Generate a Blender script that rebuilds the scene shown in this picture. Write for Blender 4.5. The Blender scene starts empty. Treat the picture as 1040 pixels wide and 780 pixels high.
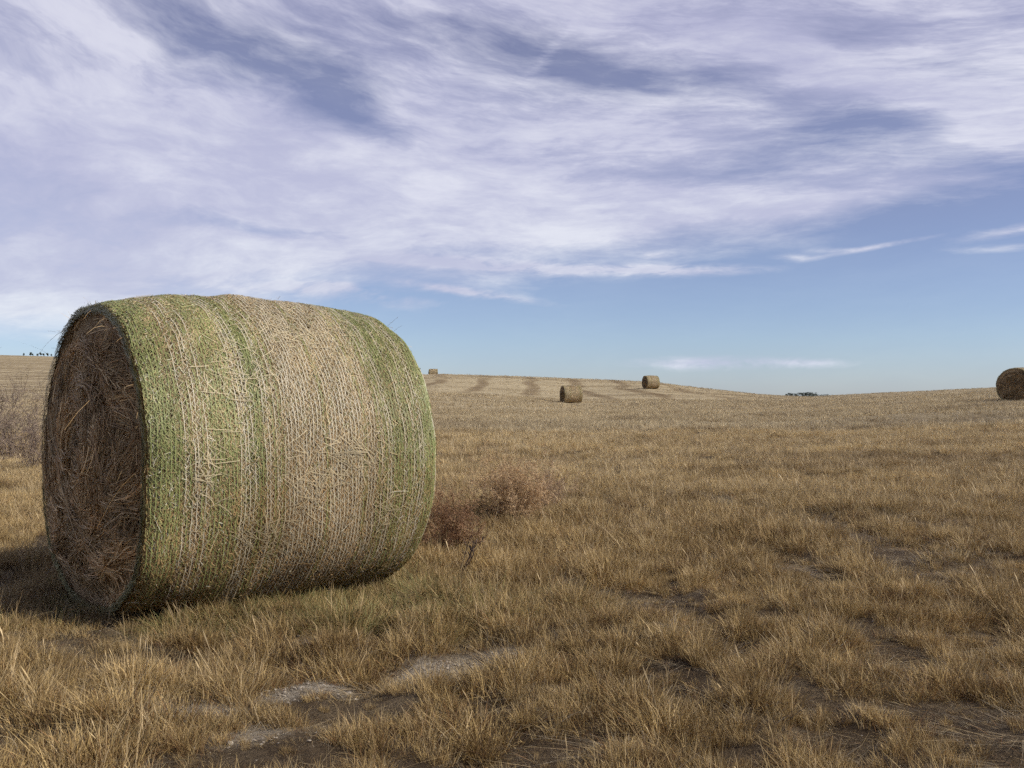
import bpy, math, numpy as np
from math import radians as R_
rng = np.random.default_rng(11)
S = bpy.context.scene
COL = S.collection
F = 1000.0          # focal length in pixels of the 1040 px wide photograph
CAMH = 1.23
HOR = 402.0

# ------------------------------------------------------------------ terrain
_cols = np.array([-600, 0, 60, 250, 445, 520, 580, 661, 700, 770, 820, 860, 900, 950, 1020, 1200, 1700.])
_dep = np.array([0, 6, 12, 25, 51, 100, 140, 180, 260, 400, 600, 1500, 7000.])
_T = np.array([
 [0, 0, 0, .0, .1, .6, 1.0, 1.8, 4.9, 13.0, 26., 15, 0],
 [0, 0, 0, .0, .1, .6, 1.0, 1.8, 4.9, 13.0, 26., 15, 0],
 [0, 0, 0, .0, .1, .6, 1.0, 1.9, 4.9, 13.0, 25., 14, 0],
 [0, 0, 0, .0, .1, .8, 1.9, 3.6, 5.5, 11.0, 15., 6, 0],
 [0, 0, 0, .05, .2, 1.2, 3.0, 5.2, 4.3, 3.5, 1.5, 0, 0],
 [0, 0, 0, .05, .2, .85, 2.5, 4.75, 4.5, 3.2, 1.2, 0, 0],
 [0, 0, 0, .05, .2, .50, 1.95, 4.25, 4.4, 3.0, 1.2, 0, 0],
 [0, 0, 0, .05, .2, .55, 2.33, 3.75, 3.6, 2.5, 1.0, 0, 0],
 [0, 0, 0, .05, .25, .60, 1.85, 2.85, 2.9, 2.0, .8, 0, 0],
 [0, 0, 0, .05, .25, .60, 1.1, 1.45, 1.4, 1.0, .3, 0, 0],
 [0, 0, 0, .05, .3, .65, .8, .95, .8, .3, .0, 0, 0],
 [0, 0, 0, .08, .4, .75, 1.1, 1.35, 1.2, .5, .0, 0, 0],
 [0, 0, 0, .1, .5, .9, 1.35, 1.75, 1.7, .8, .1, 0, 0],
 [0, 0, 0, .1, .65, 1.2, 1.7, 2.15, 2.1, 1.0, .2, 0, 0],
 [0, 0, 0, .15, .86, 1.55, 2.1, 2.8, 2.8, 1.5, .3, 0, 0],
 [0, 0, 0, .2, 1.1, 2.2, 3.0, 4.0, 4.0, 2.5, .5, 0, 0],
 [0, 0, 0, .2, 1.1, 2.2, 3.0, 4.0, 4.0, 2.5, .5, 0, 0]])
_TG = np.gradient(_T, _dep, axis=1)
_w = np.random.default_rng(5)
_WN = [(_w.uniform(0, 2*np.pi), _w.uniform(0, 2*np.pi), wl, am) for wl, am in
       [(.42, .016), (.6, .016), (.8, .016), (1.1, .016), (1.5, .016), (2.1, .018), (3.2, .02), (5, .03), (8, .04)]]

def terrain(x, y):
    x = np.asarray(x, float); y = np.asarray(y, float)
    r = np.hypot(x, y)
    ang = np.clip(np.arctan2(x, y), -.85, .85)
    px = 520 + F*np.tan(ang)
    d = np.clip(np.where(np.abs(np.arctan2(x, y)) < .85, y, r*np.cos(.85)), 0, 6999)
    i = np.clip(np.searchsorted(_dep, d) - 1, 0, len(_dep)-2)
    h = _dep[i+1]-_dep[i]; t = (d-_dep[i])/h
    h00 = 2*t**3-3*t**2+1; h10 = t**3-2*t**2+t; h01 = -2*t**3+3*t**2; h11 = t**3-t**2
    j = np.clip(np.searchsorted(_cols, px) - 1, 0, len(_cols)-2)
    u = np.clip((px-_cols[j])/(_cols[j+1]-_cols[j]), 0, 1)
    def row(j):
        return h00*_T[j, i]+h10*h*_TG[j, i]+h01*_T[j, i+1]+h11*h*_TG[j, i+1]
    z = row(j)*(1-u)+row(j+1)*u
    back = np.clip((np.abs(np.arctan2(x, y))-.85)/1.0, 0, 1)
    z = z*(1-back)
    for a, p, wl, am in _WN:
        for q in (0, 1.3):
            z = z + am*.6*np.sin((x*np.cos(a+q)+y*np.sin(a+q))*2*np.pi/wl+p+3*q)*np.exp(-r/90)
    # the ground drops a little under the far end of the big bale
    z = z - .06*np.exp(-(((x+1.4)/1.0)**2+((y-6.5)/1.0)**2))
    # wheel tracks worn into the far slope
    return z

def vnoise(x, y, s, seed):
    """smooth value noise, vectorised"""
    g = np.random.default_rng(seed).random((256, 256))
    X = np.asarray(x)*s+57.3; Y = np.asarray(y)*s+91.7
    xi = np.floor(X).astype(int); yi = np.floor(Y).astype(int)
    fx = X-xi; fy = Y-yi
    fx = fx*fx*(3-2*fx); fy = fy*fy*(3-2*fy)
    a = g[xi % 256, yi % 256]; b = g[(xi+1) % 256, yi % 256]
    c = g[xi % 256, (yi+1) % 256]; d = g[(xi+1) % 256, (yi+1) % 256]
    return (a*(1-fx)+b*fx)*(1-fy)+(c*(1-fx)+d*fx)*fy

def at(px, d):
    return ((px-520)/F*d, d)

# ------------------------------------------------------------------ helpers
def tag(o, label=None, cat=None, group=None, kind=None):
    if label: o['label'] = label
    if cat: o['category'] = cat
    if group: o['group'] = group
    if kind: o['kind'] = kind
    return o

def mesh_np(name, V, Q, mat, col=None, parent=None, smooth=False, link=True):
    me = bpy.data.meshes.new(name)
    V = np.ascontiguousarray(V, dtype=np.float32); Q = np.ascontiguousarray(Q, dtype=np.int32)
    k = Q.shape[1]
    me.vertices.add(len(V)); me.vertices.foreach_set('co', V.ravel())
    me.loops.add(Q.size); me.loops.foreach_set('vertex_index', Q.ravel())
    me.polygons.add(len(Q)); me.polygons.foreach_set('loop_start', np.arange(0, Q.size, k, dtype=np.int32))
    me.update(calc_edges=True)
    if smooth: me.polygons.foreach_set('use_smooth', np.ones(len(Q), bool))
    if col is not None:
        ca = me.color_attributes.new('tone', 'FLOAT_COLOR', 'POINT')
        ca.data.foreach_set('color', np.ascontiguousarray(col, dtype=np.float32).ravel())
    me.materials.append(mat)
    o = bpy.data.objects.new(name, me)
    if link: COL.objects.link(o)
    if parent: o.parent = parent
    return o

def empty(name, loc, rz=0):
    o = bpy.data.objects.new(name, None); COL.objects.link(o)
    o.location = loc; o.rotation_euler = (0, 0, rz); o.empty_display_size = .2
    return o

def norm(v): return v/(np.linalg.norm(v, axis=-1, keepdims=True)+1e-9)

class Rib:
    """collects ribbons: centre lines (n,k,3), widths (n,k), side vectors (n,k,3) and a colour"""
    def __init__(s): s.V = []; s.Q = []; s.C = []; s.n = 0
    def add(s, P, W, side, C):
        n, k, _ = P.shape
        side = np.broadcast_to(side if side.ndim == 3 else side[:, None, :], P.shape)
        W = np.broadcast_to(W, (n, k))[..., None]
        V = np.stack([P-side*W/2, P+side*W/2], 2)          # n,k,2,3
        C = np.asarray(C)
        if C.ndim == 2: C = np.broadcast_to(C[:, None, :], (n, k, 4))
        C2 = np.broadcast_to(C[:, :, None, :], (n, k, 2, 4))
        base = (np.arange(n)*k*2)[:, None]+(np.arange(k-1)*2)[None]
        Q = np.stack([base, base+1, base+3, base+2], -1).reshape(-1, 4)+s.n
        s.V.append(V.reshape(-1, 3)); s.C.append(C2.reshape(-1, 4)); s.Q.append(Q); s.n += n*k*2
    def build(s, name, mat, parent=None, link=True):
        return mesh_np(name, np.concatenate(s.V), np.concatenate(s.Q), mat, np.concatenate(s.C), parent, link=link)

# ------------------------------------------------------------------ materials
def new_mat(name):
    m = bpy.data.materials.new(name); m.use_nodes = True
    nt = m.node_tree; nt.nodes.clear()
    return m, nt, nt.nodes, nt.links

def ramp(N, pts, mode='LINEAR'):
    r = N.new('ShaderNodeValToRGB'); r.color_ramp.interpolation = mode
    e = r.color_ramp.elements
    while len(e) < len(pts): e.new(.5)
    for q, (p, c) in zip(e, pts):
        q.position = p; q.color = (*c, 1) if len(c) == 3 else c
    return r

def noise(N, L, vec, scale, detail=4, rough=.55, dist=0):
    n = N.new('ShaderNodeTexNoise'); n.inputs['Scale'].default_value = scale
    n.inputs['Detail'].default_value = detail; n.inputs['Roughness'].default_value = rough
    n.inputs['Distortion'].default_value = dist
    if vec is not None: L.new(vec, n.inputs['Vector'])
    return n

def mapping(N, L, src, scale=(1, 1, 1), rot=(0, 0, 0), loc=(0, 0, 0)):
    m = N.new('ShaderNodeMapping'); L.new(src, m.inputs['Vector'])
    m.inputs['Scale'].default_value = scale; m.inputs['Rotation'].default_value = rot
    m.inputs['Location'].default_value = loc
    return m.outputs['Vector']

def mixc(N, L, fac, a, b, mode='MIX'):
    m = N.new('ShaderNodeMix'); m.data_type = 'RGBA'; m.blend_type = mode
    for sock, v in ((m.inputs[0], fac), (m.inputs[6], a), (m.inputs[7], b)):
        if hasattr(v, 'links'): L.new(v, sock)
        elif isinstance(v, (int, float)): sock.default_value = v
        else: sock.default_value = (*v, 1)
    return m.outputs[2]

def strand_mat(name, trans=.25, rough=.6, tint=(1, 1, 1)):
    """colour comes from the strand's own tone; field-sized patches of slightly different straw"""
    m, nt, N, L = new_mat(name)
    a = N.new('ShaderNodeAttribute'); a.attribute_name = 'tone'
    c = mixc(N, L, 1.0, a.outputs['Color'], tint, 'MULTIPLY')
    g = N.new('ShaderNodeNewGeometry')
    n1 = noise(N, L, g.outputs['Position'], .9, 4)
    r1 = ramp(N, [(.3, (.80, .76, .70)), (.5, (1, 1, 1)), (.7, (1.12, 1.1, 1.05))])
    L.new(n1.outputs['Fac'], r1.inputs[0])
    c = mixc(N, L, 1.0, c, r1.outputs[0], 'MULTIPLY')
    if name == 'dry_grass':
        nt2 = noise(N, L, g.outputs['Position'], 5.5, 3, .6)
        rt2 = ramp(N, [(.32, (.58, .50, .42)), (.47, (.92, .90, .84)), (.56, (1.05, 1.03, 1.0)), (.7, (1.32, 1.30, 1.22))]); L.new(nt2.outputs['Fac'], rt2.inputs[0])
        c = mixc(N, L, 1.0, c, rt2.outputs[0], 'MULTIPLY')
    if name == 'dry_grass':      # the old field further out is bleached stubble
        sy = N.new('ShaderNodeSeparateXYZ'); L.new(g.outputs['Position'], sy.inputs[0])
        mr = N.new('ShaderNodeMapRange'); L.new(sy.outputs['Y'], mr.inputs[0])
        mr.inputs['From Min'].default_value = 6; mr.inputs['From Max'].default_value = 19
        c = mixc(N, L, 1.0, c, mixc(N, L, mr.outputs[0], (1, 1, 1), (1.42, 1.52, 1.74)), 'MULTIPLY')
        nb = noise(N, L, mapping(N, L, g.outputs['Position'], (.10, .42, 0), (0, 0, -.12)), 1, 5, .65)
        rb_ = ramp(N, [(.34, (.62, .58, .56)), (.5, (1, 1, 1)), (.66, (1.16, 1.16, 1.14))]); L.new(nb.outputs['Fac'], rb_.inputs[0])
        c = mixc(N, L, mr.outputs[0], c, mixc(N, L, 1.0, c, rb_.outputs[0], 'MULTIPLY'))
    d = N.new('ShaderNodeBsdfPrincipled'); d.inputs['Roughness'].default_value = rough
    d.inputs['Specular IOR Level'].default_value = .25
    L.new(c, d.inputs['Base Color'])
    t = N.new('ShaderNodeBsdfTranslucent'); L.new(c, t.inputs['Color'])
    x = N.new('ShaderNodeMixShader'); x.inputs[0].default_value = trans
    L.new(d.outputs[0], x.inputs[1]); L.new(t.outputs[0], x.inputs[2])
    o = N.new('ShaderNodeOutputMaterial'); L.new(x.outputs[0], o.inputs['Surface'])
    return m

def ground_mat():
    m, nt, N, L = new_mat('field_soil')
    g = N.new('ShaderNodeNewGeometry'); P = g.outputs['Position']
    # distance from the foreground: soil and litter give way to unbroken stubble
    sep = N.new('ShaderNodeSeparateXYZ'); L.new(P, sep.inputs[0])
    far = N.new('ShaderNodeMapRange'); L.new(sep.outputs['Y'], far.inputs[0])
    far.inputs['From Min'].default_value = 14; far.inputs['From Max'].default_value = 60
    # near soil
    n1 = noise(N, L, P, 3.0, 6, .6); n2 = noise(N, L, P, 45, 6, .7)
    r = ramp(N, [(.3, (.04, .027, .016)), (.5, (.085, .06, .036)), (.7, (.17, .13, .082))])
    L.new(n1.outputs['Fac'], r.inputs[0])
    r2 = ramp(N, [(.3, (.55, .55, .55)), (.7, (1.3, 1.3, 1.3))]); L.new(n2.outputs['Fac'], r2.inputs[0])
    near = mixc(N, L, 1, r.outputs[0], r2.outputs[0], 'MULTIPLY')
    # pale dust on the bare patches
    pw_ = noise(N, L, P, 5, 5, .7)
    PW = N.new('ShaderNodeVectorMath'); PW.operation = 'MULTIPLY_ADD'; L.new(pw_.outputs['Color'], PW.inputs[0]); PW.inputs[1].default_value = (.22, .22, 0)
    L.new(mapping(N, L, P, (1, 1, 0), loc=(-.11, -.11, 0)), PW.inputs[2])
    patch = None
    for (x, y, rr) in BARE:
        vm = N.new('ShaderNodeVectorMath'); vm.operation = 'DISTANCE'
        L.new(PW.outputs[0], vm.inputs[0]); vm.inputs[1].default_value = (x, y, 0)
        mr = N.new('ShaderNodeMapRange'); L.new(vm.outputs['Value'], mr.inputs[0])
        mr.inputs['From Min'].default_value = rr*1.5; mr.inputs['From Max'].default_value = rr*.5
        if patch is None: patch = mr.outputs[0]
        else:
            mx = N.new('ShaderNodeMath'); mx.operation = 'MAXIMUM'
            L.new(patch, mx.inputs[0]); L.new(mr.outputs[0], mx.inputs[1]); patch = mx.outputs[0]
    dn = noise(N, L, mapping(N, L, P, (14, 26, 1)), 1, 6, .72)
    dr = ramp(N, [(.33, (.09, .07, .048)), (.43, (.21, .175, .13)), (.6, (.33, .285, .22)), (.75, (.44, .395, .32))])
    L.new(dn.outputs['Fac'], dr.inputs[0])
    near = mixc(N, L, patch, near, dr.outputs[0])
    # far stubble, rows and worn bands running across the slope
    s1 = noise(N, L, mapping(N, L, P, (.018, .085, 0), (0, 0, .12)), 1, 5, .6)
    s2 = noise(N, L, mapping(N, L, P, (.09, .6, 0), (0, 0, -.1)), 1, 5, .65)
    s3 = noise(N, L, mapping(N, L, P, (1.6, 1.1, 0)), 1, 5, .8)
    fr = ramp(N, [(.32, (.20, .15, .085)), (.47, (.33, .265, .16)), (.6, (.40, .33, .205)), (.75, (.35, .29, .185))])
    L.new(s1.outputs['Fac'], fr.inputs[0])
    fr2 = ramp(N, [(.35, (.68, .66, .64)), (.5, (1, 1, 1)), (.7, (1.12, 1.12, 1.12))])
    L.new(s2.outputs['Fac'], fr2.inputs[0])
    fr3 = ramp(N, [(.3, (.62, .60, .56)), (.5, (1, 1, 1)), (.72, (1.3, 1.3, 1.3))])
    L.new(s3.outputs['Fac'], fr3.inputs[0])
    fc = mixc(N, L, 1, fr.outputs[0], fr2.outputs[0], 'MULTIPLY')
    fc = mixc(N, L, 1, fc, fr3.outputs[0], 'MULTIPLY')
    # tractor tracks and windrow remains on the slope: warped parallel bands
    wn = noise(N, L, mapping(N, L, P, (.02, .02, 0)), 1, 3)
    wv = N.new('ShaderNodeVectorMath'); wv.operation = 'MULTIPLY_ADD'
    L.new(wn.outputs['Color'], wv.inputs[0]); wv.inputs[1].default_value = (14, 14, 0); L.new(P, wv.inputs[2])
    wt = N.new('ShaderNodeTexWave'); L.new(mapping(N, L, wv.outputs[0], (1.0, .12, 0), (0, 0, .12)), wt.inputs['Vector'])
    wt.inputs['Scale'].default_value = .042; wt.inputs['Distortion'].default_value = 1.2
    wt.inputs['Detail'].default_value = 3; wt.inputs['Detail Scale'].default_value = 2
    wr = ramp(N, [(.0, (.58, .53, .49)), (.10, (.70, .65, .61)), (.26, (1, 1, 1))]); L.new(wt.outputs['Fac'], wr.inputs[0])
    wm = N.new('ShaderNodeMapRange'); L.new(sep.outputs['Y'], wm.inputs[0])
    wm.inputs['From Min'].default_value = 90; wm.inputs['From Max'].default_value = 118
    br = noise(N, L, mapping(N, L, P, (.05, .05, 0)), 1, 4); brr = ramp(N, [(.30, (.25, .25, .25)), (.5, (1, 1, 1))])
    L.new(br.outputs['Fac'], brr.inputs[0])
    mm = N.new('ShaderNodeMath'); mm.operation = 'MULTIPLY'; L.new(wm.outputs[0], mm.inputs[0]); L.new(brr.outputs[0], mm.inputs[1])
    wc = mixc(N, L, mm.outputs[0], (1, 1, 1), wr.outputs[0])
    fc = mixc(N, L, 1, fc, wc, 'MULTIPLY')
    c = mixc(N, L, far.outputs[0], near, fc)
    b = N.new('ShaderNodeBsdfPrincipled'); b.inputs['Roughness'].default_value = .95
    b.inputs['Specular IOR Level'].default_value = .1
    L.new(c, b.inputs['Base Color'])
    bp = N.new('ShaderNodeBump'); bp.inputs['Strength'].default_value = .9; bp.inputs['Distance'].default_value = .03
    L.new(n2.outputs['Fac'], bp.inputs['Height']); L.new(bp.outputs[0], b.inputs['Normal'])
    o = N.new('ShaderNodeOutputMaterial'); L.new(b.outputs[0], o.inputs['Surface'])
    return m

BARE = [(-.17, 4.66, .20), (-.36, 4.60, .20), (-.50, 4.50, .12), (-1.33, 3.90, .15), (-1.2, 3.98, .10), (-.97, 3.66, .13), (-.84, 4.33, .14), (-.98, 4.2, .10),
        (-1.02, 5.05, .10), (-.70, 5.5, .11)]
RUT = [(1.2, 14.6), (1.75, 13.6), (2.3, 11.6), (2.75, 9.8), (3.0, 8.4), (2.9, 7.4), (2.7, 6.6)]

# ------------------------------------------------------------------ ground sheet
def build_ground():
    rr = np.concatenate([[0.01], np.linspace(.4, 30, 170), np.geomspace(30.3, 7000, 150)])
    aa = np.concatenate([np.linspace(-.75, .75, 420, endpoint=False), np.linspace(.75, 2*np.pi-.75, 90, endpoint=False)])
    A, Rr = np.meshgrid(aa, rr); X = Rr*np.sin(A); Y = Rr*np.cos(A)
    Z = terrain(X, Y)
    n, k = X.shape
    V = np.stack([X, Y, Z], -1).reshape(-1, 3)
    i = np.arange(n-1)[:, None]*k; j = np.arange(k)[None]; j2 = (j+1) % k
    Q = np.stack([i+j, i+k+j, i+k+j2, i+j2], -1).reshape(-1, 4)[:, ::-1]
    o = mesh_np('ground', V, Q, ground_mat(), smooth=True)
    tag(o, kind='structure')
    return o
build_ground()

# ------------------------------------------------------------------ grass
def blades(rb, n, rad, hmin, hmax, w, seg, lean, curve, tone_f, flat=0, head=False):
    a = rng.uniform(0, 2*np.pi, n); r = rad*np.sqrt(rng.random(n))
    B = np.stack([r*np.cos(a), r*np.sin(a), np.full(n, -.02)], -1)
    d = a+rng.normal(0, .9, n)
    D = np.stack([np.cos(d), np.sin(d), 0*d], -1)
    H = rng.uniform(hmin, hmax, n)*(1-.35*(r/rad)**2)
    ln = np.minimum(np.abs(rng.normal(0, lean, n)), 1.1)+.3*lean*r/rad; cv = np.abs(rng.normal(0, curve, n))
    s = np.linspace(0, 1, seg+1)[None, :, None]
    P = B[:, None]+D[:, None]*(ln[:, None, None]*s+cv[:, None, None]*s**2)*H[:, None, None]
    P[..., 2] += (H[:, None]*(s[..., 0]-.45*np.clip(cv, 0, 1.3)[:, None]*s[..., 0]**2.2))*(1-flat)
    kink = np.cumsum(rng.normal(0, .0022, (n, seg+1, 2)), 1)*s; P[..., :2] += kink
    sd = rng.uniform(0, 2*np.pi, n); side = np.stack([np.cos(sd), np.sin(sd), 0*sd], -1)
    wv = w*rng.uniform(.6, 1.3, n)[:, None]*(1-.75*s[..., 0]**1.5)
    if head:
        prof = 1+2.2*np.exp(-((s[..., 0]-.86)/.1)**2); wv = w*np.ones((n, 1))*.7*prof*(1-.6*(s[..., 0] > .98))
    rb.add(P, wv, side, tone_f(n, seg+1, s[..., 0]))

def straw_tone(lo, hi, root, bright=1.0):
    lo, hi, root = map(np.array, (lo, hi, root))
    def f(n, k, s):
        m = rng.beta(1.6, 1.6, n)[:, None, None]
        c = lo*(1-m)+hi*m
        c = np.broadcast_to(c, (n, k, 3)).copy()
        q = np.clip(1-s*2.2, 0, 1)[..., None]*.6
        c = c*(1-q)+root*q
        c *= rng.uniform(.6, 1.3, (n, 1, 1))*bright
        return np.concatenate([c, np.ones((n, k, 1))], -1)
    return f
GOLD = straw_tone((.23, .155, .06), (.53, .395, .185), (.20, .12, .048))
PALE = straw_tone((.32, .24, .125), (.58, .455, .27), (.25, .165, .08))
RUST = straw_tone((.15, .08, .035), (.29, .17, .075), (.13, .07, .03))
GREEN = straw_tone((.13, .15, .055), (.32, .30, .13), (.12, .12, .05))
GREY = straw_tone((.19, .155, .105), (.38, .33, .24), (.17, .13, .09))

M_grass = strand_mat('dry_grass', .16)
near_col = bpy.data.collections.new('grass_sources')
def src(colx, build):
    rb = Rib(); build(rb)
    o = rb.build('grass_tuft', M_grass, link=False); colx.objects.link(o)
def t_gold(rb):
    blades(rb, 70, .075, .04, .14, .0028, 3, .22, .2, GOLD)
    blades(rb, 26, .075, .05, .16, .0026, 3, .20, .25, PALE)
    blades(rb, 14, .08, .03, .12, .0030, 3, .4, .5, RUST)
def t_thick(rb):
    blades(rb, 90, .065, .06, .17, .0027, 3, .25, .18, GOLD)
    blades(rb, 30, .07, .08, .19, .0026, 3, .22, .2, PALE)
    blades(rb, 18, .07, .03, .11, .0030, 3, .3, .3, RUST)
def t_stalk(rb):
    blades(rb, 40, .085, .06, .16, .0028, 3, .3, .3, GOLD)
    blades(rb, 18, .08, .12, .25, .0025, 4, .2, .15, PALE)
    blades(rb, 2, .07, .18, .28, .0020, 8, .14, .2, PALE, head=True)
def t_rust(rb):
    blades(rb, 55, .085, .04, .14, .0030, 3, .38, .5, RUST)
    blades(rb, 34, .085, .05, .16, .0028, 3, .34, .4, GOLD)
def t_short(rb):
    blades(rb, 50, .12, .03, .10, .0030, 3, .6, .6, GOLD)
    blades(rb, 30, .12, .04, .14, .0026, 3, .9, .7, GREY)
def t_litter(rb):
    blades(rb, 26, .16, .08, .26, .0032, 5, 1.2, .6, GREY, flat=.88)
    blades(rb, 16, .15, .08, .22, .0030, 5, 1.2, .6, PALE, flat=.85)
    blades(rb, 14, .15, .06, .18, .0030, 4, 1.0, .6, RUST, flat=.8)
def t_green(rb):
    blades(rb, 70, .09, .06, .2, .0026, 4, .4, .6, GREEN)
    blades(rb, 20, .09, .1, .24, .0024, 4, .4, .5, GOLD)
def t_arch(rb):
    blades(rb, 9, .06, .22, .42, .0026, 10, .35, 1.25, PALE)
    blades(rb, 22, .08, .08, .2, .0028, 4, .3, .6, GOLD)
src_list = [t_gold, t_gold, t_gold, t_thick, t_thick, t_stalk, t_stalk, t_rust, t_rust, t_short, t_short, t_litter, t_litter, t_green, t_green, t_arch, t_arch]
for f in src_list: src(near_col, f)
far_col = bpy.data.collections.new('far_grass_sources')
def f_a(rb):
    blades(rb, 40, .17, .12, .27, .007, 3, .25, .25, straw_tone((.28, .215, .12), (.50, .41, .245), (.23, .165, .09)))
    blades(rb, 12, .16, .18, .32, .006, 3, .2, .2, PALE)
def f_b(rb):
    blades(rb, 44, .2, .08, .22, .008, 2, .3, .3, straw_tone((.25, .185, .10), (.44, .35, .205), (.22, .15, .08)))
def f_c(rb):
    blades(rb, 16, .3, .12, .26, .022, 2, .25, .2, straw_tone((.30, .23, .135), (.46, .38, .23), (.25, .18, .10)))
for f in (f_a, f_a, f_a, f_b, f_b, f_c, f_c, f_c): src(far_col, f)

def scatter(name, colx, P, rz, sc, idx, tilt, label):
    n = len(P)
    me = bpy.data.meshes.new(name); me.vertices.add(n)
    me.vertices.foreach_set('co', np.ascontiguousarray(P, np.float32).ravel())
    rot = np.stack([tilt[:, 0], tilt[:, 1], rz], -1).astype(np.float32)
    me.attributes.new('rot', 'FLOAT_VECTOR', 'POINT').data.foreach_set('vector', rot.ravel())
    me.attributes.new('sca', 'FLOAT_VECTOR', 'POINT').data.foreach_set('vector', sc.astype(np.float32).ravel())
    me.attributes.new('pick', 'INT', 'POINT').data.foreach_set('value', idx.astype(np.int32))
    o = bpy.data.objects.new(name, me); COL.objects.link(o)
    ng = bpy.data.node_groups.new(name, 'GeometryNodeTree')
    ng.interface.new_socket('Geometry', in_out='INPUT', socket_type='NodeSocketGeometry')
    ng.interface.new_socket('Geometry', in_out='OUTPUT', socket_type='NodeSocketGeometry')
    N, L = ng.nodes, ng.links
    gi = N.new('NodeGroupInput'); go = N.new('NodeGroupOutput')
    ci = N.new('GeometryNodeCollectionInfo'); ci.inputs['Collection'].default_value = colx
    ci.inputs['Separate Children'].default_value = True; ci.inputs['Reset Children'].default_value = True
    ip = N.new('GeometryNodeInstanceOnPoints'); ip.inputs['Pick Instance'].default_value = True
    def att(nm, ty):
        a = N.new('GeometryNodeInputNamedAttribute'); a.data_type = ty; a.inputs['Name'].default_value = nm
        return a.outputs[0]
    L.new(gi.outputs[0], ip.inputs['Points']); L.new(ci.outputs[0], ip.inputs['Instance'])
    L.new(att('pick', 'INT'), ip.inputs['Instance Index'])
    L.new(att('rot', 'FLOAT_VECTOR'), ip.inputs['Rotation']); L.new(att('sca', 'FLOAT_VECTOR'), ip.inputs['Scale'])
    L.new(ip.outputs[0], go.inputs[0])
    md = o.modifiers.new('scatter', 'NODES'); md.node_group = ng
    me.materials.append(M_grass)
    tag(o, label, 'grass', kind='stuff')
    return o

# the bale's footprint, kept free of grass
BA = R_(41); BL = 1.84
BC = np.array([-2.47+math.cos(BA)*BL/2, 5.78+math.sin(BA)*BL/2])
def under_bale(x, y):
    dx = x-BC[0]; dy = y-BC[1]
    u = dx*math.cos(BA)+dy*math.sin(BA); v = -dx*math.sin(BA)+dy*math.cos(BA)
    return (np.abs(u) < BL/2-.02) & (np.abs(v) < .40)
def near_bale(x, y):
    dx = x-BC[0]; dy = y-BC[1]
    u = dx*math.cos(BA)+dy*math.sin(BA); v = -dx*math.sin(BA)+dy*math.cos(BA)
    return np.exp(-((np.clip(np.abs(u)-BL/2, 0, 9))/.3)**2-((np.clip(np.abs(v)-.5, 0, 9))/.4)**2)

def wedge(n, d0, d1, half=.62):
    y = np.sqrt(rng.random(n)*(d1**2-d0**2)+d0**2)
    x = rng.uniform(-half, half, n)*y
    return x, y

def rut_dist(x, y):
    dm = np.full(x.shape, 9.)
    for (a, b) in zip(RUT[:-1], RUT[1:]):
        a = np.array(a); b = np.array(b); ab = b-a
        t = np.clip(((x-a[0])*ab[0]+(y-a[1])*ab[1])/(ab@ab), 0, 1)
        dm = np.minimum(dm, np.hypot(x-a[0]-t*ab[0], y-a[1]-t*ab[1]))
    return dm

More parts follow.
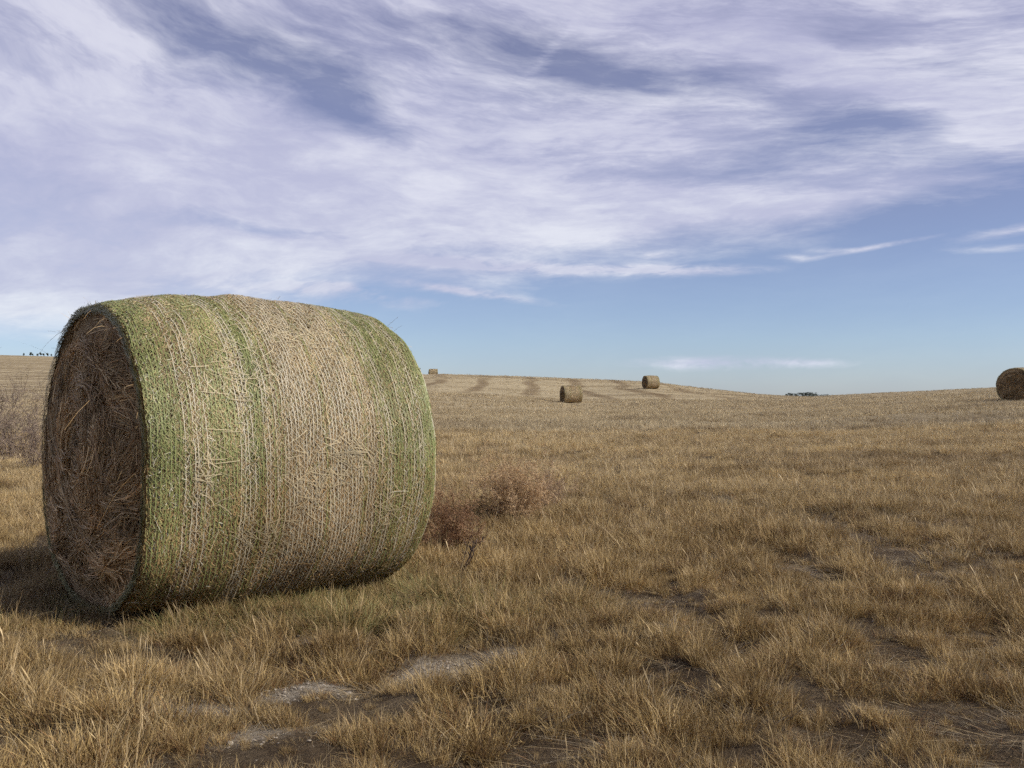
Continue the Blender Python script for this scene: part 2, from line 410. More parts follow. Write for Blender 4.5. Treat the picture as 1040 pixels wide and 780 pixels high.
def near_field():
    parts = []
    for d0, d1, dens, half in ((1.2, 7, 250, .75), (7, 16, 105, .62), (16, 32, 40, .6)):
        area = half*(d1**2-d0**2); n = int(area*dens)
        x, y = wedge(n, d0, d1, half); parts.append(np.stack([x, y], -1))
    xy = np.concatenate(parts); x, y = xy[:, 0], xy[:, 1]
    # clumps: wanted density from two scales of noise, stronger nearer the camera
    big = vnoise(x, y, .9, 3); mid = vnoise(x, y, 2.6, 4); fine = vnoise(x, y, 6.0, 6)
    fine = vnoise(x, y, 4.6, 6); tus = vnoise(x+.3*mid, y, 7.5, 61)
    clump = .22*big+.28*mid+.36*fine+.26*tus
    near = np.clip(1.25-y/16, .15, 1)
    gap = np.clip((.46-clump)/.09, 0, 1)*near
    bare = np.zeros(len(x))
    for (bx, by, br) in BARE:
        jit = .7+.6*vnoise(x, y, 5, 9)
        bare = np.maximum(bare, np.clip((br*jit*1.3-np.hypot(x-bx, y-by))/(.06), 0, 1))
    rut = np.clip(1.15-rut_dist(x, y)/(.16+.16*vnoise(x, y, 2, 8)), 0, 1)*(vnoise(x, y, 1.3, 21) > .22)
    gone = np.maximum(np.maximum(bare, .40*gap*np.clip((y-2)/5, .55, 1)), .6*rut)
    gone = gone*(1-.9*near_bale(x, y))
    keep = (rng.random(len(x)) > gone) & ~under_bale(x, y)
    low = np.maximum(gap, rut)[keep]
    lit = (~keep) & ~under_bale(x, y) & (rng.random(len(x)) < np.where(bare > .3, .45, np.where(y < 8, .9, .3)))
    x1, y1 = x[keep], y[keep]; n1 = len(x1)
    clump1 = clump[keep]
    u = rng.random(n1)
    idx = np.where(u < .38, rng.integers(0, 3, n1), np.where(u < .60, rng.integers(3, 5, n1), np.where(u < .67, rng.integers(5, 7, n1),
          np.where(u < .86, rng.integers(7, 9, n1), np.where(u < .99, rng.integers(9, 11, n1), rng.integers(15, 17, n1))))))
    # pale stalky straw in the left corner, greener blades along the front of the bale
    gx = np.exp(-(((x1+1.0)/.9)**2+((y1-5.75)/.45)**2))*1.0+.6*near_bale(x1, y1)
    idx = np.where(rng.random(n1) < gx*.55, rng.integers(13, 15, n1), idx)
    lc = np.exp(-(((x1+1.9)/.7)**2+((y1-4.3)/.8)**2))
    idx = np.where(rng.random(n1) < lc*.5, rng.integers(5, 7, n1), idx)
    idx = np.where((low > .4) & (rng.random(n1) < .7), rng.integers(9, 13, n1), idx)
    s = (.40+1.02*np.clip((clump1-.38)/.36, 0, 1))*rng.uniform(.8, 1.2, n1)
    s *= 1-.35*low
    s = s*(1-near_bale(x1, y1))+near_bale(x1, y1)*rng.uniform(.75, 1.25, n1)
    # standing stubble strips further out are taller and more even
    fy = np.clip((y1-6)/6, 0, 1); s = s*(1-fy)+fy*(s*.6+.75+.35*vnoise(x1, y1*2.2, .35, 31))
    hz = rng.uniform(.62, 1.0, n1)
    x2, y2 = x[lit], y[lit]; n2 = len(x2)
    X = np.concatenate([x1, x2]); Y = np.concatenate([y1, y2]); n = n1+n2
    idx = np.concatenate([idx, rng.integers(11, 13, n2)])
    sc = np.concatenate([np.stack([s, s, s*hz], -1), np.repeat(rng.uniform(.6, 1.1, n2)[:, None], 3, 1)])
    tilt = rng.normal(0, .07, (n, 2)); tilt[n1:] *= .3
    P = np.stack([X, Y, terrain(X, Y)], -1)
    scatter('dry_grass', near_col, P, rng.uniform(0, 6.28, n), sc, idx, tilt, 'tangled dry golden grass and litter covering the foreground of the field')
near_field()

def clods():
    import bmesh
    cc = bpy.data.collections.new('clod_sources')
    m, nt, N, L = new_mat('dry_clod')
    g = N.new('ShaderNodeNewGeometry'); n1 = noise(N, L, g.outputs['Position'], 40, 4)
    r = ramp(N, [(.3, (.15, .12, .085)), (.7, (.38, .33, .26))]); L.new(n1.outputs['Fac'], r.inputs[0])
    b = N.new('ShaderNodeBsdfPrincipled'); b.inputs['Roughness'].default_value = .95; L.new(r.outputs[0], b.inputs['Base Color'])
    o = N.new('ShaderNodeOutputMaterial'); L.new(b.outputs[0], o.inputs['Surface'])
    for _ in range(4):
        bm = bmesh.new(); bmesh.ops.create_icosphere(bm, subdivisions=2, radius=1)
        k = rng.normal(0, 1, (3, 3))
        for v in bm.verts:
            v.co *= 1+.22*math.sin(3*v.co.x*k[0, 0]+2)*math.cos(3*v.co.y*k[1, 1])+rng.normal(0, .06)
            v.co.z *= .45
        me = bpy.data.meshes.new('clod'); bm.to_mesh(me); bm.free(); me.materials.append(m)
        cc.objects.link(bpy.data.objects.new('clod', me))
    X = []; Y = []
    for (bx, by, br) in BARE:
        n = int(9000*br*br)+40; X.append(bx+rng.normal(0, br*.8, n)); Y.append(by+rng.normal(0, br*.8, n))
    x, y = wedge(1500, 2.6, 9, .62); X = np.concatenate(X+[x]); Y = np.concatenate(Y+[y]); n = len(X)
    s = .0015+rng.gamma(1.3, .0014, n)
    o = scatter('soil_clods', cc, np.stack([X, Y, terrain(X, Y)], -1), rng.uniform(0, 6.28, n), np.repeat(s[:, None], 3, 1), rng.integers(0, 4, n), rng.normal(0, .3, (n, 2)),
            'crumbs of dry pale soil lying on the bare patches in front')
    o['category'] = 'soil'
clods()

def far_field():
    parts = []; ss = []; kk = []
    for d0, d1, dens, half, sc, kmin, kmax in ((30, 60, 14, .6, 1.05, 0, 5), (60, 110, 4, .58, 1.15, 0, 8), (110, 230, .45, .58, 1.1, 5, 8)):
        n = int(half*(d1**2-d0**2)*dens)
        x, y = wedge(n, d0, d1, half); parts.append(np.stack([x, y], -1)); ss.append(np.full(n, sc)); kk.append(rng.integers(kmin, kmax, n))
    xy = np.concatenate(parts); x, y = xy[:, 0], xy[:, 1]; s = np.concatenate(ss); k = np.concatenate(kk)
    band = vnoise(x*.25, y, .16, 41)*.6+vnoise(x, y, .3, 42)*.4
    keep = rng.random(len(x)) > np.clip((.42-band)/.12, 0, .8)
    for (bx, by) in BALES_XY: keep &= np.hypot(x-bx, y-by) > .9
    x, y, s, k, band = x[keep], y[keep], s[keep], k[keep], band[keep]; n = len(x)
    s = s*rng.uniform(.75, 1.2, n)*(.75+.5*band)
    P = np.stack([x, y, terrain(x, y)], -1)
    scatter('stubble', far_col, P, rng.uniform(0, 6.28, n), np.stack([s, s, s*.9], -1), k, rng.normal(0, .1, (n, 2)),
            'pale standing stubble spread over the field and low hill behind')

# far bales: (column, distance, yaw)
FAR = [(580, 100., 14, 'small grey hay bale low on the slope, in front of the one on the skyline'),
       (661, 138., 19, 'small hay bale standing on the skyline slope against the blue sky'),
       (1037, 52.5, 43, 'hay bale at the right edge with its dark round end towards us'),
       (440, 214., 8, 'tiny hay bale on the hill crest just beyond the right shoulder of the big bale')]
BALES_XY = [at(c, d) for c, d, a, l in FAR]
far_field()

# ------------------------------------------------------------------ hay bale
RT_t = np.array([0, .03, .08, .18, .35, .6, .8, .92, .97, 1.0])
RT_r = np.array([.895, .918, .932, .955, .972, .976, .966, .950, .932, .895])
BARREL = 1.0
def prof(t): return np.interp(t, RT_t, RT_r)*BARREL+(1-BARREL)*.93
ZC = .89
def lump(t, ph):
    return (.010*np.sin(3*ph+4*t+1)+.007*np.sin(7*ph-9*t)+.006*np.sin(23*t+2*ph)+.004*np.sin(15*ph+31*t)
            + .002*np.sin(61*t+.5*np.sin(5*ph)))
def sag(y, z, r):
    """the roll has slumped: broader and flatter low down"""
    q = np.clip(-z/r, 0, 1)
    y = y*(1+.22*q**1.6)
    return y, np.where(z < -.86, -.86+(z+.86)*.6, z)
def bsurf(t, ph, off):
    r = prof(t)+lump(t, ph)+off
    x = (t-.5)*BL
    y = r*np.cos(ph); z = r*np.sin(ph)
    y, z = sag(y, z, r)       # sagged flat where it rests
    return np.stack([x+0*y, y*1.0, ZC+z], -1)

def band_green(t):
    """how green the wrap is along the bale's axis"""
    tt = [0, .07, .10, .13, .15, .20, .25, .27, .285, .33, .35, .45, .73, .76, .85, 1.0]
    gg = [.98, .88, .32, .22, .46, .54, .44, .2, .90, .84, .2, .06, .08, .70, .64, .86]
    return np.interp(t, tt, gg)
C_TAN = np.array([.57, .45, .26]); C_TAN2 = np.array([.36, .255, .125]); C_GRN = np.array([.20, .225, .08]); C_GRN2 = np.array([.45, .44, .20])
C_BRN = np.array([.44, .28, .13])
def bale_tone(t, ph, green=1.0, lowbrown=1.0):
    n = len(t)
    g = band_green(t+rng.normal(0, .016, n)+.02*np.sin(3*ph+11*t))*green*(.72+.5*vnoise(t*9, ph*2.2, 1.0, 81))
    isg = rng.random(n) < g
    m = rng.random(n)[:, None]
    c = np.where(isg[:, None], C_GRN*(1-m)+C_GRN2*m, C_TAN*(1-m)+C_TAN2*m)
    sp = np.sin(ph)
    # lower half browned: shade and ground bounce put into the hay colour
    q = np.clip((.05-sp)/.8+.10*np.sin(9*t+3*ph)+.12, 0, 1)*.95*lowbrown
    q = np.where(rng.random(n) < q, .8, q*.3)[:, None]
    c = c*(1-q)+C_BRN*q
    c = c*rng.uniform(.6, 1.25, (n, 1))*(.80+.4*vnoise(t*7+3, ph*3, 1.6, 82))[:, None]
    c[rng.random(n) < .05] = (.66, .62, .48)
    return np.concatenate([c, np.ones((n, 1))], -1)

def hay_mat():
    m, nt, N, L = new_mat('packed_hay')
    tc = N.new('ShaderNodeTexCoord').outputs['Object']
    # rolled layers: around the axis the fibres run with the circumference
    n1 = noise(N, L, mapping(N, L, tc, (60, 8, 8)), 1, 6, .7, .6)
    n2 = noise(N, L, tc, 55, 5, .7)
    r = ramp(N, [(.3, (.19, .12, .06)), (.5, (.37, .26, .135)), (.7, (.52, .40, .23))]); L.new(n1.outputs['Fac'], r.inputs[0])
    r2 = ramp(N, [(.3, (.6, .6, .6)), (.7, (1.2, 1.2, 1.2))]); L.new(n2.outputs['Fac'], r2.inputs[0])
    c = mixc(N, L, 1, r.outputs[0], r2.outputs[0], 'MULTIPLY')
    b = N.new('ShaderNodeBsdfPrincipled'); b.inputs['Roughness'].default_value = .9; b.inputs['Specular IOR Level'].default_value = .1
    L.new(c, b.inputs['Base Color'])
    bp = N.new('ShaderNodeBump'); bp.inputs['Strength'].default_value = 1; bp.inputs['Distance'].default_value = .02
    L.new(n1.outputs['Fac'], bp.inputs['Height']); L.new(bp.outputs[0], b.inputs['Normal'])
    o = N.new('ShaderNodeOutputMaterial'); L.new(b.outputs[0], o.inputs['Surface'])
    return m
M_hay = hay_mat(); M_straw = strand_mat('straw', .12, .55); M_net = strand_mat('net_wrap', .1, .45)

def dome(rho):   # how far the hay of an end stands out (+) of the rim plane, rho 0 centre .. 1 rim
    return .06*(1-rho**2)-.025*np.exp(-((rho-.90)/.06)**2)

def make_bale(name, loc, rz, label, detail=1.0, green=1.0, group=None):
    root = empty(name, loc, rz)
    tag(root, label, 'hay bale', group)
    # body: solid roll with its two end caps
    nt_, np_ = (110, 220) if detail > .5 else (40, 72)
    T = np.linspace(0, 1, nt_); PH = np.linspace(0, 2*np.pi, np_, endpoint=False)
    TT, PP = np.meshgrid(T, PH, indexing='ij')
    V = [bsurf(TT, PP, -.012).reshape(-1, 3)]
    idx = np.arange(nt_*np_).reshape(nt_, np_)
    i0 = idx[:-1]; i1 = idx[1:]
    Q = [np.stack([i0, np.roll(i0, -1, 1), np.roll(i1, -1, 1), i1], -1).reshape(-1, 4)]
    off = nt_*np_
    for end, sgn in ((0., -1), (1., 1)):
        rh = np.linspace(1, .02, 26 if detail > .5 else 8)
        ring = bsurf(np.full(np_, end), PH, -.012)
        cen = np.array([ring[0, 0], 0, ZC])
        G = cen+(ring[None]-cen)*rh[:, None, None]
        bump = .012*np.sin(9*rh[:, None]*4+PH[None]*1.0)+.008*np.sin(5*PH[None]+14*rh[:, None])
        G[..., 0] += sgn*(dome(rh)[:, None]+bump*(rh[:, None] < .95))
        V.append(G.reshape(-1, 3)); k = len(rh)
        ii = np.arange(k*np_).reshape(k, np_)+off; off += k*np_
        a = ii[:-1]; b = ii[1:]
        q = np.stack([a, np.roll(a, -1, 1), np.roll(b, -1, 1), b], -1).reshape(-1, 4)
        Q.append(q if sgn > 0 else q[:, ::-1])
    mesh_np('hay_roll', np.concatenate(V), np.concatenate(Q), M_hay, parent=root, smooth=True)

    # straw matted under and through the net, mostly running with the roll
    rb = Rib(); wf = 1/math.sqrt(detail) if detail < .5 else 1
    def surf_strands(n, length, lift, w, spread, toneargs=()):
        t = rng.uniform(.0, 1., n); ph = rng.uniform(0, 2*np.pi, n)
        vis = np.ones(n, bool); t, ph = t[vis], ph[vis]; n = len(t)
        a = rng.normal(0, spread, n); ln = rng.uniform(.4, 1.2, n)*length
        k = 4; s = np.linspace(-.5, .5, k)[None]
        wob = rng.normal(0, .004, (n, k))*wf
        tk = np.clip(t[:, None]+(s*ln[:, None]*np.sin(a)[:, None]+wob)/BL, -.002, 1.002)
        pk = ph[:, None]+s*ln[:, None]*np.cos(a)[:, None]/.95
        if detail < .5: lift = lift*.5
        of = rng.uniform(0, lift, n)[:, None]+np.abs(s)*rng.normal(0, lift*.9, (n, 1))
        P = bsurf(tk, pk, of)
        tan = norm(np.gradient(P, axis=1))
        nor = np.stack([0*pk, np.cos(pk), np.sin(pk)], -1)+rng.normal(0, .45, (n, 1, 3))
        side = norm(np.cross(tan, nor))
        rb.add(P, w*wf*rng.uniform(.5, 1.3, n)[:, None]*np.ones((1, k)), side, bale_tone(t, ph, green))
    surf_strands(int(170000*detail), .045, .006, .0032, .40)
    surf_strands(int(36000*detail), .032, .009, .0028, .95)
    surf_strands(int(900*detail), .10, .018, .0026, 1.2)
    if detail > .5:
        for (ct, cp, rt_, rp, n) in ((.56, np.pi-.95, .16, .14, 900), (.50, np.pi+.15, .10, .10, 500), (.66, np.pi-.02, .08, .07, 350), (.36, np.pi+.45, .10, .08, 350),
                                     (.30, np.pi-.5, .12, .12, 300), (.80, np.pi+.35, .10, .12, 260), (.18, np.pi+.1, .07, .2, 260), (.6, -.3, .2, .3, 400)):
            n = int(n*.17); t = np.clip(ct+rng.normal(0, rt_*.6, n), .02, .98); ph = cp+rng.normal(0, rp, n)
            a = rng.normal(1.0, .5, n)*rng.choice([-1, 1], n, p=[.35, .65]); ln = rng.uniform(.04, .16, n); s = np.linspace(-.5, .5, 6)[None]
            cur = rng.normal(0, .5, n)[:, None]*s**2
            tk = np.clip(t[:, None]+(s*ln[:, None]*np.sin(a)[:, None]+cur*ln[:, None])/BL, 0, 1); pk = ph[:, None]+s*ln[:, None]*np.cos(a)[:, None]/.95
            P = bsurf(tk, pk, .011+.006*rng.random((n, 1))); tan = norm(np.gradient(P, axis=1))
            nor = np.stack([0*pk, np.cos(pk), np.sin(pk)], -1)
            c = np.array([.66, .56, .36])*rng.uniform(.55, 1.05, (n, 1))
            rb.add(P, .0030*rng.uniform(.6, 1.2, (n, 1)), norm(np.cross(tan, nor)), np.concatenate([c, np.ones((n, 1))], -1))
    rb.build('surface_straw', M_straw, root)

    # net wrap: cords round the bale, zigzag threads between them, folded over both rims
    rb = Rib(); nc = 78 if detail > .5 else 26
    K = 200 if detail > .5 else 60
    tcs = (np.arange(nc)+.5)/nc; ph = np.linspace(0, 2*np.pi, K)
    tk = tcs[:, None]+.0018*np.sin(ph[None]*rng.integers(3, 9, nc)[:, None]+rng.uniform(0, 6, nc)[:, None])+rng.normal(0, .0007, (nc, K))
    P = bsurf(np.clip(tk, 0, 1), ph[None]+0*tk, .008+.004*np.sin(ph[None]*17+tcs[:, None]*90))
    side = np.zeros_like(P); side[..., 0] = 1; side[..., 2] = .3
    g = band_green(tcs)[:, None]*green
    c = np.where(rng.random((nc, 1)) < g, np.array([.27, .31, .115]), np.array([.58, .53, .40]))
    c4 = np.concatenate([c, np.ones((nc, 1))], -1)
    rb.add(P, np.full((nc, K), .0036*wf), norm(side), c4)
    zz = 240 if detail > .5 else 60
    if detail > .5:
        ph = np.linspace(0, 2*np.pi, zz); alt = (np.arange(zz) % 2)[None]
        tk = tcs[:-1, None]+alt/nc+rng.normal(0, .0008, (nc-1, zz))
        P = bsurf(tk, ph[None]+rng.uniform(0, .05, (nc-1, 1))+0*tk, .011)
        tan = norm(np.gradient(P, axis=1)); nor = np.stack([0*tk, np.cos(ph[None]+0*tk), np.sin(ph[None]+0*tk)], -1)
        rb.add(P, np.full((nc-1, zz), .0022), norm(np.cross(tan, nor)), c4[:-1])
    # fold over the rims
    for end, sgn in ((0., -1), (1., 1)):
        n = int(3600*detail); ph = rng.uniform(0, 2*np.pi, n)
        rad = np.stack([0*ph, np.cos(ph), np.sin(ph)], -1); cir = np.stack([0*ph, -np.sin(ph), np.cos(ph)], -1)
        r0 = rng.uniform(0, .042, n)+(.035 if end > .5 else 0); P0 = bsurf(np.full(n, end), ph, .006)-rad*r0[:, None]; P0[:, 0] += sgn*(.012+.01*rng.random(n))
        d = norm(cir+rad*rng.normal(0, .35, (n, 1))); ln = rng.uniform(.03, .1, n)[:, None]
        P = np.stack([P0-d*ln/2, P0+[[sgn*.003, 0, 0]], P0+d*ln/2], 1)
        gm = rng.random((n, 1)); cc = np.array([.17, .16, .06])*(1-gm)+np.array([.34, .31, .15])*gm
        if end > .5 or green < .9: cc = cc*.5+np.array([.34, .29, .15])*.7
        rb.add(P, .0040*wf*np.ones((n, 3)), norm(np.cross(d, np.array([[sgn*1., .2, .2]]))), np.concatenate([cc, np.ones((n, 1))], -1))
    rb.build('net_wrap', M_net, root)

    # the cut ends: swirled, hanging hay
    for end, sgn in ((0., -1), (1., 1)):
        rb = Rib()
        n = int((46000 if sgn < 0 else 16000)*detail)
        nb = max(60, int(1900*detail)); bi = rng.integers(0, nb, n)
        by_, bz_ = (lambda r, p: (r*np.cos(p), r*np.sin(p)))(np.sqrt(rng.random(nb)), rng.uniform(0, 2*np.pi, nb))
        jy = by_[bi]+rng.normal(0, .028, n); jz = bz_[bi]+rng.normal(0, .028, n)
        rho = np.minimum(np.hypot(jy, jz), .975-.03*rng.random(n)); ph = np.arctan2(jz, jy)
        blift = np.minimum(rng.gamma(1.5, .008, nb), .028)[bi]; btone = rng.uniform(.55, 1.3, nb)[bi]; bang = rng.normal(0, .38, nb)[bi]
        ln = (rng.gamma(4, .045, nb)[bi]+.05)*rng.uniform(.6, 1.3, n); k = 7; s = np.linspace(-.5, .5, k)[None]
        yy, zz_ = rho*np.cos(ph)*.9, rho*np.sin(ph)*.9
        flow = vnoise(yy+3, zz_+5, 3.2, 71)+.6*vnoise(yy+1, zz_+2, 7.5, 72)-.8
        hgt = (vnoise(yy, zz_, 4.5, 73)-.5)*.07+(vnoise(yy, zz_, 11, 74)-.5)*.045
        swirl = rng.normal(0, .10, n)+1.6*flow+bang
        swirl = np.where(rng.random(n) < .04, rng.uniform(-1.6, 1.6, n), swirl)
        Rr = prof(end)-.02
        rk = rho[:, None]*Rr+s*ln[:, None]*np.sin(swirl)[:, None]+rng.normal(0, .03, (n, 1))*s**2*4
        rk = np.minimum(rk, Rr*1.0)
        pk = ph[:, None]+s*ln[:, None]*np.cos(swirl)[:, None]/np.maximum(rho[:, None]*Rr, .12)
        Y = rk*np.cos(pk); Z = rk*np.sin(pk)
        out = dome(np.clip(rk/Rr, 0, 1))+rng.uniform(-.006, .012, (n, 1))+blift[:, None]+rng.gamma(1.2, .004, (n, 1))*np.abs(s)*2+0*rng.gamma(1.2, .012, (n, 1))*np.abs(s)*2 \
              + (hgt*np.clip((1-rho)*6, 0, 1))[:, None]+.012*np.sin(31*rho+2*ph)[:, None]
        out = out-.040*np.clip((rk/Rr-.74)/.16, 0, 1)
        if sgn > 0: out = out*.4-.01
        X = (end-.5)*BL+sgn*out
        Y, Z = sag(Y, Z, Rr)
        P = np.stack([X, Y, ZC+Z], -1)
        tan = norm(np.gradient(P, axis=1))
        side = norm(np.cross(tan, np.array([sgn*1., 0, 0])+rng.normal(0, .6, (n, 1, 3))))
        m = rng.random((n, 1)); c = np.array([.50, .30, .13])*(1-m)+np.array([.88, .65, .34])*m
        c *= rng.uniform(.55, 1.1, (n, 1))*(btone*(.75+.6*vnoise(yy+9, zz_, 5, 75)))[:, None]
        if detail < .5: c = c*.55
        rb.add(P, .0040*wf*rng.uniform(.5, 1.4, (n, 1)), side, np.concatenate([c, np.ones((n, 1))], -1))
        # loose ends that stand off or hang
        n = int(2600*detail); rho = np.sqrt(rng.uniform(.2, 1, n)); ph = rng.uniform(0, 2*np.pi, n)
        P0 = np.stack([(end-.5)*BL+sgn*dome(rho)+0*ph, rho*Rr*np.cos(ph), ZC+np.maximum(rho*Rr*np.sin(ph), -.84)], -1)
        d = np.stack([np.full(n, sgn*.55), .8*np.cos(ph)*rho**3, .8*np.sin(ph)*rho**3], -1)+rng.normal(0, .6, (n, 3)); d[:, 0] = sgn*np.abs(d[:, 0])
        d = norm(d); ln = rng.gamma(2.2, .026, n)[:, None, None]; s = np.linspace(0, 1, 5)[None, :, None]
        P = P0[:, None]+d[:, None]*ln*s+np.array([0, 0, -1.])*ln*s**2*rng.uniform(0, 1.1, (n, 1, 1))
        sd = norm(rng.normal(0, 1, (n, 3)))
        rb.add(P, .0028*wf*(1-.6*s[..., 0])*np.ones((n, 1)), sd, np.concatenate([c[:n]*.9, np.ones((n, 1))], -1))
        rb.build('end_hay', M_straw, root)
    return root

bz = -.02
big = make_bale('round_hay_bale', (BC[0], BC[1], bz), BA, 'huge round hay bale in green and straw net wrap filling the left foreground', 1.0)
far0 = None
for (c, d, a, lab) in FAR:
    x, y = at(c, d); z = float(terrain(x, y))-.03
    if far0 is None:
        BARREL = .35
        far0 = make_bale('round_hay_bale', (x, y, z), R_(a), lab, .18, .30, 'hay bales scattered over the far field')
    else:
        r = far0.copy(); COL.objects.link(r); r.location = (x, y, z); r.rotation_euler = (0, 0, R_(a)); r['label'] = lab
        for ch in list(far0.children):
            q = ch.copy(); COL.objects.link(q); q.parent = r

# ------------------------------------------------------------------ weeds
def twig_bush(name, loc, stems, H, spread, tone_lo, tone_hi, label, cat, w=.004, levels=3, lean=(0, 0), fluff=0, group=None, kids=4, seeds_tone=None):
    root = empty(name, loc)
    tag(root, label, cat, group)
    rb = Rib(); sb = Rib()
    segs = [(rng.normal(0, .04, 3)*[1, 1, 0]+[0, 0, -.03], norm(np.array([rng.normal(0, spread)+lean[0], rng.normal(0, spread)+lean[1], 1.])),
             H*rng.uniform(.6, 1.05), w, 0) for _ in range(stems)]
    P_all, W_all, S_all = [], [], []; tips = []
    while segs:
        p, d, ln, ww, lv = segs.pop()
        k = 6; q = [p]; dd = d
        for i in range(k-1):
            dd = norm(dd+rng.normal(0, .16, 3)+[0, 0, .02]); q.append(q[-1]+dd*ln/(k-1))
        q = np.array(q); P_all.append(q); W_all.append(ww*np.linspace(1, .4, k)); S_all.append(norm(np.cross(d, rng.normal(0, 1, 3))))
        if lv < levels-1:
            for _ in range(kids+int(rng.integers(0, 2))):
                i = rng.integers(1, k); az = rng.normal(0, .75, 3)
                segs.append((q[i], norm(dd+az+[0, 0, .1]), ln*rng.uniform(.32, .6), ww*.62, lv+1))
        else: tips.append(q)
    P = np.array(P_all); n = len(P); m = rng.random((n, 1))
    c = np.array(tone_lo)*(1-m)+np.array(tone_hi)*m
    rb.add(P, np.array(W_all), np.array(S_all), np.concatenate([c, np.ones((n, 1))], -1))
    rb.build('branches', M_weed, root)
    if fluff and tips:
        T = np.array(tips); n = fluff
        i = rng.integers(0, len(T), n); j = rng.integers(1, 6, n)
        B = T[i, j]; d = norm(rng.normal(0, 1, (n, 3))+[0, 0, .4]); ln = rng.uniform(.008, .028, (n, 1, 1))
        s = np.linspace(0, 1, 3)[None, :, None]
        st = seeds_tone or (tone_lo, tone_hi); m = rng.random((n, 1)); c = np.array(st[0])*(1-m)+np.array(st[1])*m
        sb.add(B[:, None]+d[:, None]*ln*s, np.array([[.001, .0045, .001]])*np.ones((n, 1)), norm(rng.normal(0, 1, (n, 3))), np.concatenate([c, np.ones((n, 1))], -1))
        sb.build('seed_heads', M_weed, root)
    return root
M_weed = strand_mat('dead_weed', .15)
def gz(c, d):
    x, y = at(c, d); return (x, y, float(terrain(x, y)))
twig_bush('dry_weed', gz(520, 9.5), 60, .55, .46, (.30, .20, .11), (.50, .36, .20), 'feathery tan tumbleweed bush standing just right of the big bale', 'weed', .004, 4, (0, 0), 32000, kids=4, seeds_tone=((.38, .25, .13), (.68, .49, .29)))
twig_bush('dry_weed', gz(458, 7.9), 34, .40, .5, (.15, .08, .05), (.27, .15, .09), 'dark reddish weed at the foot of the right end of the big bale', 'weed', .0038, 4, (0, 0), 14000, seeds_tone=((.20, .115, .06), (.36, .22, .12)))
twig_bush('dry_weed', gz(556, 10.2), 20, .40, .45, (.25, .16, .10), (.40, .28, .18), 'low loose tan weed beside the feathery tumbleweed, away from the bale', 'weed', .0035, 3, (0, 0), 5000)
def stalk(c, d, H, lean, label):
    root = empty('dead_stalk', gz(c, d)); tag(root, label, 'stalk')
    rb = Rib()
    for q in range(5):
        s = np.linspace(0, 1, 8)[:, None]; l = H*rng.uniform(.55, 1)
        P = np.array([lean[0]+rng.normal(0, .1), lean[1], 1])[None]*s*l+rng.normal(0, .006, (8, 3))*s+[0, 0, -.02]
        for sd in (np.array([[1., .2, 0]]), np.array([[0.2, 1., 0]])):
            rb.add(P[None], np.linspace(.009, .003, 8)[None], sd, np.array([[.07, .05, .045, 1]]))
        for b in range(9):
            i = rng.integers(2, 8); s2 = np.linspace(0, 1, 4)[:, None]; dv = np.array([rng.normal(0, .6), rng.normal(0, .6), .8])
            P2 = P[i]+dv*s2*rng.uniform(.02, .07)
            rb.add(P2[None], np.array([[.004, .009, .007, .003]]), norm(rng.normal(0, 1, (1, 3))), np.array([[.08, .055, .045, 1]]))
    rb.build('stem', M_weed, root)
stalk(463, 6.75, .36, (.55, .2), 'dark dead seed stalk leaning right in the grass before the tumbleweed')
stalk(627, 14.2, .26, (.12, 0), 'small dark upright weed stalk standing alone in the pale stubble')
for (c, d, H, st, lab) in ((10, 19, 1.5, 34, 'tall grey brushy weed at the left edge of the field'),
                       (34, 16, 1.0, 24, 'shorter sprawling grey weed next to the shaded end of the big bale'),
                       (-25, 17, 1.0, 20, 'grey weed cut by the left border of the view')):
    twig_bush('dry_weed', gz(c, d), st, H, .35, (.10, .07, .055), (.28, .21, .16), lab, 'weed', .013, 4, (0, 0), 6000,
              group='grey weeds at the left edge', seeds_tone=((.26, .20, .16), (.50, .41, .33)))

# ------------------------------------------------------------------ far trees
def leaf_mat():
    m, nt, N, L = new_mat('tree_foliage')
    g = N.new('ShaderNodeObjectInfo')
    r = ramp(N, [(0, (.035, .05, .035)), (1, (.055, .07, .04))]); L.new(g.outputs['Random'], r.inputs[0])
    b = N.new('ShaderNodeBsdfPrincipled'); b.inputs['Roughness'].default_value = .8; L.new(r.outputs[0], b.inputs['Base Color'])
    o = N.new('ShaderNodeOutputMaterial'); L.new(b.outputs[0], o.inputs['Surface'])
    return m
M_leaf = leaf_mat()
def bark_mat():
    m, nt, N, L = new_mat('bark')
    b = N.new('ShaderNodeBsdfPrincipled'); b.inputs['Roughness'].default_value = .9
    n = noise(N, L, None, 8); r = ramp(N, [(.3, (.06, .045, .035)), (.7, (.14, .11, .085))]); L.new(n.outputs['Fac'], r.inputs[0]); L.new(r.outputs[0], b.inputs['Base Color'])
    o = N.new('ShaderNodeOutputMaterial'); L.new(b.outputs[0], o.inputs['Surface'])
    return m
M_bark = bark_mat()
